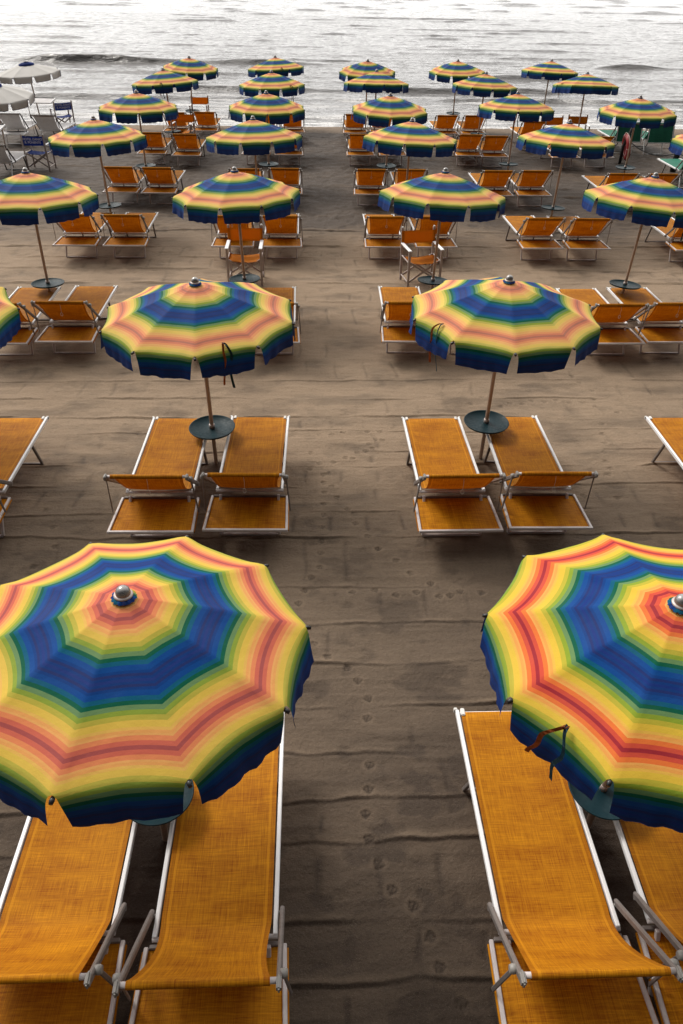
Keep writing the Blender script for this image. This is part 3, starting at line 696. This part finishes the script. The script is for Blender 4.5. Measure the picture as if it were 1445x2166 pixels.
def make_lounger(mesh='orange', frame='white', arm='grey', canopy='down', topz=0.835, rods='rod'):
    root = empty('sun_lounger')
    hw = W / 2; TY, TZ = HY - 0.405, topz
    for sgn in (-1, 1):
        bm = BM(); bar(bm, (sgn * (hw - 0.012), 0.0, ZB), (sgn * (hw - 0.012), HY - 0.01, ZB), 0.024, 0.036)
        rail = mk('side_rail', bm, frame, root)
        bm = BM(); box(bm, (sgn * (hw - 0.003) - 0.013, -0.004, ZB - 0.018), (sgn * (hw - 0.003) + 0.013 - 0.002, 0.018, ZB + 0.019), 0.004); mk('end_cap', bm, 'cap', rail)
        bm = BM(); box(bm, (sgn * (hw - 0.048) - 0.014, -0.05, ZB - 0.01), (sgn * (hw - 0.048) + 0.014, 0.012, ZB + 0.020), 0.005); mk('corner_bracket', bm, 'cap', root)
    bm = BM(); tube(bm, [(-hw + 0.03, -0.02, ZB - 0.004), (hw - 0.03, -0.02, ZB - 0.004)], 0.013, 10); mk('foot_bar', bm, frame, root)
    # sling: flat bed, kink at the hinge, hollow curve up to the head bar
    rows = [(-0.008, ZB - 0.008, 0.292, 0.0), (-0.02, ZB + 0.012, 0.292, 0.0)]
    for y in np.linspace(-0.10, HY + 0.10, 11):
        t = (-y) / 1.4; rows.append((float(y), ZB + 0.008, 0.296, 0.006 + 0.020 * math.sin(PI * min(1, t))))
    nb = 14
    for i in range(0, nb + 1):
        t = i / nb; y = HY + 0.05 + (TY - HY - 0.05) * t; z = ZB + 0.004 + (TZ - ZB + 0.012) * (0.72 * t + 0.28 * t * t)
        z -= 0.034 * math.sin(PI * t) * (1 - 0.3 * t)
        h_ = 0.294 - 0.016 * math.sin(PI * t) + 0.030 * t * t
        rows.append((y, z, h_, 0.004 + 0.012 * math.sin(PI * min(1, t * 1.02))))
    rows = rows[:-1] + [(TY - 0.004 + 0.021 * math.cos(a), TZ - 0.004 + 0.021 * math.sin(a), 0.324, 0) for a in (1.15, 1.6, 2.2, 2.8, 3.4, 4.0, 4.6, 5.1)]
    rows += [(TY + 0.022, TZ - 0.046, 0.318, 0)]
    bm = BM(); sling(bm, rows, 12); mk('sling', bm, mesh, root)
    # backrest: grey side arms, head bar with caps
    for sgn in (-1, 1):
        x0, x1 = sgn * (hw + 0.022), sgn * (hw + 0.034)
        bm = BM(); bar(bm, (x0, HY + 0.13, ZB + 0.0), (x1, TY - 0.03, TZ - 0.002), 0.025, 0.040, bevel=0.007)
        a_ = mk('backrest_arm', bm, arm, root)
        bm = BM(); tube(bm, [(sgn * (hw - 0.002), HY + 0.11, ZB), (sgn * (hw + 0.034), HY + 0.11, ZB)], 0.010, 8); mk('pivot_bolt', bm, 'greycap', a_)
        kx = sgn * (hw + 0.052); t = 0.86; ky, kz = HY + 0.13 + (TY - 0.03 - HY - 0.13) * t, ZB + (TZ - ZB) * t
        bm = BM(); tube(bm, [(sgn * (hw + 0.036), ky, kz), (sgn * (hw + 0.056), ky, kz), (sgn * (hw + 0.072), ky, kz)], [0.020, 0.024, 0.018], 14); mk('pivot_knob', bm, 'greycap', a_)
        bm = BM(); bar(bm, (kx, ky, kz), (sgn * (WC / 2 + 0.012), HY - 0.27, ZL + 0.004), 0.010, 0.024, bevel=0.004); mk('support_strut', bm, arm, root)
        bm = BM(); box(bm, (x1 - 0.012, TY - 0.052, TZ - 0.022), (x1 + 0.012, TY + 0.012, TZ + 0.024), 0.008); mk('head_cap', bm, 'greycap' if frame == 'white' else 'cap', a_)
        if canopy == 'down':
            pass
    bm = BM(); tube(bm, [(-hw - 0.022, TY - 0.004, TZ - 0.004), (hw + 0.022, TY - 0.004, TZ - 0.004)], 0.0145, 12); mk('head_bar', bm, rods, root)
    bm = BM(); tube(bm, [(-hw, HY - 0.012, ZB - 0.004), (hw, HY - 0.012, ZB - 0.004)], 0.013, 10); mk('hinge_bar', bm, rods, root)
    # sunshade folded flat behind (or raised, or hanging)
    wc = WC / 2
    def shade_frame(A, Bv, name='sunshade_frame'):
        A, Bv = Vector(A), Vector(Bv)             # A: hinge side centre, Bv: outer side centre
        bm = BM()
        for sgn in (-1, 1): bar(bm, A + Vector((sgn * (wc - 0.03), 0, 0)), Bv + Vector((sgn * (wc - 0.012), 0, 0)), 0.024, 0.024)
        bar(bm, Bv + Vector((-wc, 0, 0)), Bv + Vector((wc, 0, 0)), 0.026, 0.026)
        fr = mk(name, bm, rods, root)
        bm = BM(); bar(bm, A + Vector((-wc + 0.045, 0, 0)), A + Vector((wc - 0.045, 0, 0)), 0.024, 0.026); mk('inner_bar', bm, arm, fr)
        bm = BM(); rows_ = []
        d = Bv - A; up = Vector((1, 0, 0)).cross(d.normalized())
        ul = bm.loops.layers.uv.new('UVMap'); g = []; uvd = {}
        for j in range(9):
            t = j / 8; ln = []
            for i in range(11):
                u = -1 + 0.2 * i
                p = A + d * (0.02 + t * 0.96) + Vector((u * (wc - 0.036 + 0.012 * t), 0, 0)) + up * (0.006 - 0.016 * math.sin(PI * t) * (1 - u * u))
                v = bm.verts.new(p); uvd[v] = (t * d.length * 0.4, u * 0.35); ln.append(v)
            g.append(ln)
        for a, b_ in zip(g, g[1:]):
            for i in range(10): bm.faces.new((a[i], a[i + 1], b_[i + 1], b_[i])).smooth = True
        for f in bm.faces:
            for lo in f.loops: lo[ul].uv = uvd[lo.vert]
        mk('sunshade_fabric', bm, mesh, root)
        for sgn in (-1, 1):
            bm = BM(); bar(bm, A + Vector((sgn * (wc - 0.012), 0, -0.014)) + d * 0.03, Bv + Vector((sgn * (wc + 0.004), 0, -0.014)) - d * 0.03, 0.008, 0.014, bevel=0)
            mk('fabric_hem', bm, mesh, fr)
    if canopy == 'down':
        shade_frame((0, HY - 0.025, ZL), (0, -LEN, ZL))
    elif canopy == 'up':
        shade_frame((0, TY + 0.30, TZ + 0.42), (0, TY - 0.28, TZ + 0.36))
        for sgn in (-1, 1):
            bm = BM(); bar(bm, (sgn * (wc - 0.01), TY, TZ - 0.08), (sgn * (wc - 0.01), TY + 0.02, TZ + 0.40), 0.020, 0.020); mk('shade_post', bm, rods, root)
    else:
        shade_frame((0, TY - 0.05, TZ - 0.03), (0, TY - 0.14, TZ - 0.52))
    # legs: two U frames
    for (yt, yb, nm) in ((-0.52, -0.36, 'leg_frame'), (-1.52, -1.685, 'leg_frame')):
        hwl = 0.288; bm = BM()
        for sgn in (-1, 1): bar(bm, (sgn * (hwl - 0.006), yt, ZB - 0.02), (sgn * hwl, yb, 0.012), 0.026, 0.028)
        bar(bm, (-hwl, yb, 0.012), (hwl, yb, 0.012), 0.024, 0.026)
        mk(nm, bm, rods if yt < -1 else arm, root)
    bm = BM(); bar(bm, (-hw + 0.03, -0.52, ZB - 0.03), (hw - 0.03, -0.52, ZB - 0.03), 0.018, 0.018); mk('cross_brace', bm, rods, root)
    # pull cord with a ring behind the headrest
    if canopy != 'hang':
        bm = BM(); cy, cz = TY - 0.012, TZ - 0.02
        tube(bm, [(0.0, cy, cz), (0.004, cy - 0.006, cz - 0.06), (0.0, cy - 0.004, cz - 0.125)], 0.0022, 5)
        n = 14; pts = [(0.015 * math.sin(2 * PI * k / n), cy - 0.006, cz - 0.148 + 0.023 * math.cos(2 * PI * k / n)) for k in range(n + 1)]
        tube(bm, pts, 0.0036, 6, caps=False); mk('pull_cord', bm, 'cord', root)
    return root

def lounger_copies(proto_, spots):
    index_kids(); res = []
    for i in range(len(spots)): res.append(proto_ if i == 0 else copy_tree(proto_))
    for o, (x, y, rz, lab, grp) in zip(res, spots):
        o.location = (x, y, 0); o.rotation_euler = (0, 0, rz); tag(o, lab, 'sun lounger', grp)
    return res
CX = {0: (-4.37, -3.46), 1: (-1.50, -0.59), 2: (1.40, 2.31), 3: (4.30, 5.23), 4: (7.22, 8.18)}
FY = {1: 3.42, 2: 7.62, 3: 11.96, 4: 16.40, 5: 20.45, 6: 24.95, 7: 28.55}
fix = {(1, 1, 0): (-1.40, 3.46), (1, 1, 1): (-0.54, 3.42), (1, 2, 0): (1.30, 3.41), (1, 2, 1): (2.15, 3.44),
       (2, 0, 1): (-3.32, 7.64), (2, 1, 0): (-1.48, 7.62), (2, 1, 1): (-0.60, 7.64), (2, 2, 0): (1.35, 7.60), (2, 2, 1): (2.25, 7.63), (2, 3, 0): (4.18, 7.60),
       (3, 0, 0): (-4.31, 11.90), (3, 0, 1): (-3.43, 11.97), (3, 3, 0): (4.28, 11.92), (3, 3, 1): (5.14, 11.97), (3, 1, 1): (-0.59, 11.94), (3, 2, 0): (1.40, 11.98),
       (4, 0, 0): (-4.40, 16.41), (4, 0, 1): (-3.50, 16.41), (4, 3, 0): (4.34, 16.37), (4, 3, 1): (5.28, 16.36), (4, 4, 0): (7.28, 16.30),
       (5, 4, 0): (7.18, 20.25), (5, 4, 1): (8.12, 20.25), (6, 0, 0): (-4.41, 24.9), (6, 0, 1): (-3.42, 24.7), (6, 3, 0): (4.46, 25.08),
       (7, 0, 0): (-4.25, 28.45), (7, 0, 1): (-3.33, 28.6), (7, 4, 0): (6.85, 27.5)}
SKIP = {(1, 0), (1, 3), (1, 4), (2, 4), (3, 4)}
SKIP1 = {(2, 0, 0), (2, 3, 1), (4, 4, 1), (7, 4, 1)}
PN = {0: 'second parasol left of aisle', 1: 'first parasol left of aisle', 2: 'first parasol right of aisle', 3: 'second parasol right of aisle', 4: 'third parasol right of aisle'}
spots = []
for r in range(1, 8):
    for c in range(5):
        if (r, c) in SKIP: continue
        for k in (0, 1):
            if (r, c, k) in SKIP1: continue
            x, y = fix.get((r, c, k), (CX[c][k], FY[r]))
            if (r, c, k) not in fix: x += random.uniform(-.02, .02); y += random.uniform(-.05, .05)
            side = ('left', 'right')[k]; row = {1: 'nearest row', 7: 'last row'}.get(r, ORD[r] + ' row')
            if (r, c, k) == (2, 0, 1): lab = 'orange sun lounger cut off by left picture edge, foot end near, second row'
            elif (r, c, k) == (2, 3, 0): lab = 'orange sun lounger cut off by right picture edge, second row'
            elif (r, c, k) == (4, 4, 0): lab = 'orange sun lounger cut off by right picture edge, fourth row'
            elif (r, c, k) == (7, 4, 0): lab = 'orange sun lounger in last row, furthest right, beside two director chairs'
            elif r == 1: lab = 'orange sun lounger in nearest row, %s of pole, under %s-hand parasol' % (side, 'left' if c == 1 else 'right')
            else: lab = 'orange sun lounger %s of pole, %s, %s' % (side, row, PN[c])
            spots.append((x, y, random.uniform(-.018, .018), lab, 'orange sun loungers in pairs under the parasols'))
L0 = make_lounger()
for o in lounger_copies(L0, spots):
    if 'nearest row' in o['label']:
        for ch in [q for q in COL.objects if q.parent == o and q.name.startswith('pull_cord')]: bpy.data.objects.remove(ch)
spots = [(-9.10, 27.6, 0.0, 'white sun lounger with folded shade, furthest left by the water', 'white sun loungers on the left'),
         ]
lounger_copies(make_lounger('whitemesh', 'white', 'black', 'down', 0.88, 'white'), spots)
spots = [(-7.90, 27.35, -0.05, 'white sun lounger with raised shade beside the further blue chair', 'white sun loungers on the left'),
         (-7.95, 22.65, 0.0, 'white sun lounger with raised shade behind the blue lettered chair', 'white sun loungers on the left')]
lounger_copies(make_lounger('whitemesh', 'white', 'black', 'up', 0.88, 'white'), spots)
spots = [(9.72, 27.1, 0.0, 'green sun lounger behind the red life ring', 'green sun loungers beyond the rope'),
         (10.66, 27.0, 0.0, 'green sun lounger near the water, right of the red life ring', 'green sun loungers beyond the rope'),
         (9.98, 22.5, 0.0, 'green sun lounger behind the thick dark post at the right edge', 'green sun loungers beyond the rope')]
lounger_copies(make_lounger('greenmesh', 'white', 'grey', 'hang', 0.90, 'white'), spots)

# ------------------------------------------------------------------ director chairs (front faces -Y)
def make_chair(cloth='orangecloth', text=None):
    root = empty('director_chair'); hw = 0.29; D = 0.235
    for sx_ in (-1, 1):
        x = sx_ * hw
        bm = BM(); bar(bm, (x, D, 0.0), (x, D + 0.05, 0.90), 0.040, 0.034); bp = mk('rear_post', bm, 'alum', root)
        bm = BM(); tube(bm, [(x, D + 0.05, 0.895), (x, D + 0.05, 0.915)], 0.017, 10); mk('post_cap', bm, 'cap', bp)
        bm = BM(); bar(bm, (x, -D, 0.0), (x, -D, 0.635), 0.040, 0.034); mk('front_leg', bm, 'alum', root)
        bm = BM(); box(bm, (x - 0.030, -D - 0.04, 0.637), (x + 0.030, D + 0.01, 0.657), 0.006); mk('armrest', bm, 'white', root)
        bm = BM(); bar(bm, (x, -D, 0.435), (x, D, 0.435), 0.018, 0.024); bar(bm, (x, -D, 0.10), (x, D, 0.10), 0.018, 0.024); mk('side_rail', bm, 'alum', root)
    for y in (-D + 0.03, D - 0.03):
        for sx_ in (-1, 1):
            yo = y + 0.011 * sx_
            bm = BM(); bar(bm, (-sx_ * (hw - 0.02), yo, 0.09), (sx_ * (hw - 0.02), yo, 0.44), 0.016, 0.034); mk('cross_leg', bm, 'alum', root)
    bm = BM(); ul = bm.loops.layers.uv.new('UVMap'); g = []
    for j in range(7):
        g.append([bm.verts.new(((-1 + 0.2 * i) * (hw - 0.006), -D + 0.01 + j * (2 * D - 0.02) / 6, 0.438 - 0.040 * (1 - (-1 + 0.2 * i) ** 2))) for i in range(11)])
    for a, b_ in zip(g, g[1:]):
        for i in range(10): bm.faces.new((a[i], a[i + 1], b_[i + 1], b_[i])).smooth = True
    bmesh.ops.solidify(bm, geom=bm.faces[:], thickness=0.004); mk('seat', bm, cloth, root, True)
    bm = BM(); g = []
    for j in range(6):
        z = 0.63 + j * 0.225 / 5
        g.append([bm.verts.new(((-1 + 0.2 * i) * (hw + 0.018), D + 0.035 + 0.02 * (z - .6) + 0.030 * (1 - (-1 + 0.2 * i) ** 2) - (0.03 if i in (0, 10) else 0.026), z - 0.008 * (1 - (-1 + 0.2 * i) ** 2) * (j == 5))) for i in range(11)])
    for a, b_ in zip(g, g[1:]):
        for i in range(10): bm.faces.new((a[i], a[i + 1], b_[i + 1], b_[i])).smooth = True
    bmesh.ops.solidify(bm, geom=bm.faces[:], thickness=0.004); bc = mk('back_cloth', bm, cloth, root, True)
    if text:
        cu = bpy.data.curves.new('lettering', 'FONT'); cu.body = text; cu.size = 0.078; cu.align_x = 'CENTER'; cu.extrude = 0.0006; cu.space_line = 1.0; cu.offset = 0.0012
        t = bpy.data.objects.new('lettering', cu); COL.objects.link(t)
        dg = bpy.context.evaluated_depsgraph_get(); me = bpy.data.meshes.new_from_object(t.evaluated_get(dg)); bpy.data.objects.remove(t)
        me.materials.clear(); me.materials.append(MT['print'])
        t = bpy.data.objects.new('lettering', me); COL.objects.link(t); t.parent = bc
        t.rotation_euler = (PI / 2, 0, PI); t.location = (0, D + 0.069, 0.765)
    return root
def chairs(proto_, spots):
    index_kids(); res = [proto_ if i == 0 else copy_tree(proto_) for i in range(len(spots))]
    for o, (x, y, rz, lab, grp) in zip(res, spots):
        o.location = (x, y, 0); o.rotation_euler = (0, 0, rz); tag(o, lab, 'director chair', grp)
G_ = 'orange director chairs among the parasols'
chairs(make_chair(), [(-1.17, 13.42, 0.0, 'orange canvas director chair facing the camera, behind a pole left of the aisle', G_),
                      (1.93, 13.36, math.radians(10), 'orange director chair right of the aisle, turned slightly, teal tray in front', G_),
                      (-3.88, 29.7, 0.0, 'orange director chair at the water\'s edge, seen against the sea', G_),
                      (-3.93, 25.9, math.radians(-6), 'orange director chair between two loungers, below the one at the water', G_),
                      (7.72, 26.15, 0.1, 'left of two orange director chairs standing side by side near the water', G_),
                      (8.52, 26.4, -0.08, 'right of two orange director chairs side by side, against a pole', G_)])
chairs(make_chair('bluecloth', 'HOTEL DANIO\nB. PONENTE'), [(-7.33, 22.45, PI - 0.06, 'nearer blue director chair lettered HOTEL DANIO, back to the camera', 'blue director chairs')])
chairs(make_chair('bluecloth', 'HOTEL DANIO\nB. PONENTE'), [(-8.30, 28.5, PI + 0.55, 'further blue director chair by the water, behind a white raised shade', 'blue director chairs')])

# ------------------------------------------------------------------ white parasols of the next beach
def make_white_parasol():
    R, dr = 0.98, 0.25
    cm = canopy_meshes(9, R, dr, NRIB, 'whitecloth', 0.20)
    root = make_parasol(cm, R, dr, 'navy', APEX, tray=False); root.name = 'white_parasol'
    # little blue vent cap with a scalloped edge
    bm = BM(); seg = 60; ri = []
    for j, (rr, zz) in enumerate(((0.03, 0.03), (0.14, 0.01), (0.235, -0.02), (0.245, -0.07))):
        ri.append([bm.verts.new((rr * math.cos(2 * PI * k / seg), rr * math.sin(2 * PI * k / seg), zz - (0.022 * abs(math.sin(5 * 2 * PI * k / seg / 1)) if j == 3 else 0))) for k in range(seg)])
    for a, b_ in zip(ri, ri[1:]):
        for k in range(seg): bm.faces.new((a[k], b_[k], b_[(k + 1) % seg], a[(k + 1) % seg])).smooth = True
    bmesh.ops.solidify(bm, geom=bm.faces[:], thickness=0.003)
    cap_ = mk('vent_cap', bm, 'bluecloth', root, loc=(0, 0, APEX))
    bm = BM(); tube(bm, [(0.249 * math.cos(2 * PI * k / seg), 0.249 * math.sin(2 * PI * k / seg), -0.062 - 0.022 * abs(math.sin(5 * 2 * PI * k / seg))) for k in range(seg + 1)], 0.005, 5, caps=False)
    mk('scalloped_trim', bm, 'whitecloth', cap_)
    # navy piping round each flap
    index_kids()
    can = [c for c in KIDS[root.name] if c.name.startswith('canopy')][0]
    for fl in KIDS[can.name]:
        me = fl.data; NU, NF = 14, 13
        n = len(me.vertices); co = [v.co.copy() for v in me.vertices]
        be = {}
        for p in me.polygons:
            vs = list(p.vertices)
            for a, b_ in zip(vs, vs[1:] + vs[:1]): be[frozenset((a, b_))] = be.get(frozenset((a, b_)), 0) + 1
        zt = -dr - 0.012
        bm = BM()
        for e, cnt in be.items():
            if cnt == 1:
                a, b_ = tuple(e)
                if co[a].z < zt or co[b_].z < zt: tube(bm, [co[a], co[b_]], 0.0055, 4)
        mk('piping', bm, 'navy', root, loc=(0, 0, APEX))
    return root
wp = make_white_parasol(); index_kids(); wq = copy_tree(wp)
place_axis(wp, (-8.95, 28.3), (-9.06, 28.2, 1.97), 0.1)
place_axis(wq, (-8.35, 22.9), (-8.28, 22.7, 2.0), 0.35)
tag(wp, 'white parasol with blue vent cap and navy piping, further of the two', 'parasol', 'white parasols at the left edge')
tag(wq, 'white parasol cut off by the left picture edge, nearer of the two', 'parasol', 'white parasols at the left edge')

# ------------------------------------------------------------------ rope line, posts and life ring on the right
def post(x, y, h, r, lab, tilt=0.0):
    bm = BM(); tube(bm, [(0, 0, -0.3), (0.0, 0, h * 0.5), (tilt, 0, h)], [r, r * 0.97, r * 0.92], 12)
    es = [e for e in bm.edges if e.is_boundary]
    o = mk('rope_post', bm, 'wood'); o.location = (x, y, 0); tag(o, lab, 'post', 'dark posts of the rope line'); return o
post(9.14, 23.9, 0.95, 0.045, 'slim dark post that carries the red life ring', 0.16)
post(10.28, 22.75, 0.78, 0.085, 'thick dark post in front of the green lounger, rope tied to it', 0.05)
post(10.75, 21.6, 0.80, 0.075, 'dark post at the right edge where the rope leaves the picture', 0.02)
def rope(p, q, sag):
    p, q = Vector(p), Vector(q); return [p.lerp(q, t / 14) - Vector((0, 0, sag * 4 * (t / 14) * (1 - t / 14))) for t in range(15)]
bm = BM(); tube(bm, rope((9.22, 23.85, 0.66), (10.25, 22.66, 0.52), 0.20) + rope((10.30, 22.68, 0.52), (10.72, 21.55, 0.45), 0.06)[1:], 0.014, 7)
tag(mk('rope', bm, 'wood'), 'dark sagging rope strung between the dark posts', 'rope')
ring = empty('life_ring', (9.20, 23.80, 0.47))
ring.rotation_euler = (math.radians(8), math.radians(80), math.radians(2))
bm = BM(); nseg = 40; g = []
for i in range(nseg):
    a = 2 * PI * i / nseg
    g.append([bm.verts.new(((0.285 + 0.078 * math.cos(q)) * math.cos(a), (0.285 + 0.078 * math.cos(q)) * math.sin(a), 0.062 * math.sin(q))) for q in [2 * PI * k / 14 for k in range(14)]])
for i in range(nseg):
    for k in range(14): bm.faces.new((g[i][k], g[(i + 1) % nseg][k], g[(i + 1) % nseg][(k + 1) % 14], g[i][(k + 1) % 14])).smooth = True
mk('ring_body', bm, 'red', ring)
bm = BM(); pts = []
for i in range(65):
    a = 2 * PI * i / 64; pts.append(((0.372 + 0.022 * abs(math.sin(2 * a))) * math.cos(a), (0.372 + 0.022 * abs(math.sin(2 * a))) * math.sin(a), 0.0))
tube(bm, pts, 0.006, 6, caps=False); mk('grab_line', bm, 'cord', ring)
for k in range(4):
    a = k * PI / 2; bm = BM()
    tube(bm, [((0.285 + 0.082 * math.cos(q)) * math.cos(a), (0.285 + 0.082 * math.cos(q)) * math.sin(a), 0.066 * math.sin(q)) for q in [2 * PI * j / 16 for j in range(17)]], 0.006, 6, caps=False)
    mk('band', bm, 'cord', ring)
tag(ring, 'red life ring with white grab line leaning on a dark post', 'life ring')
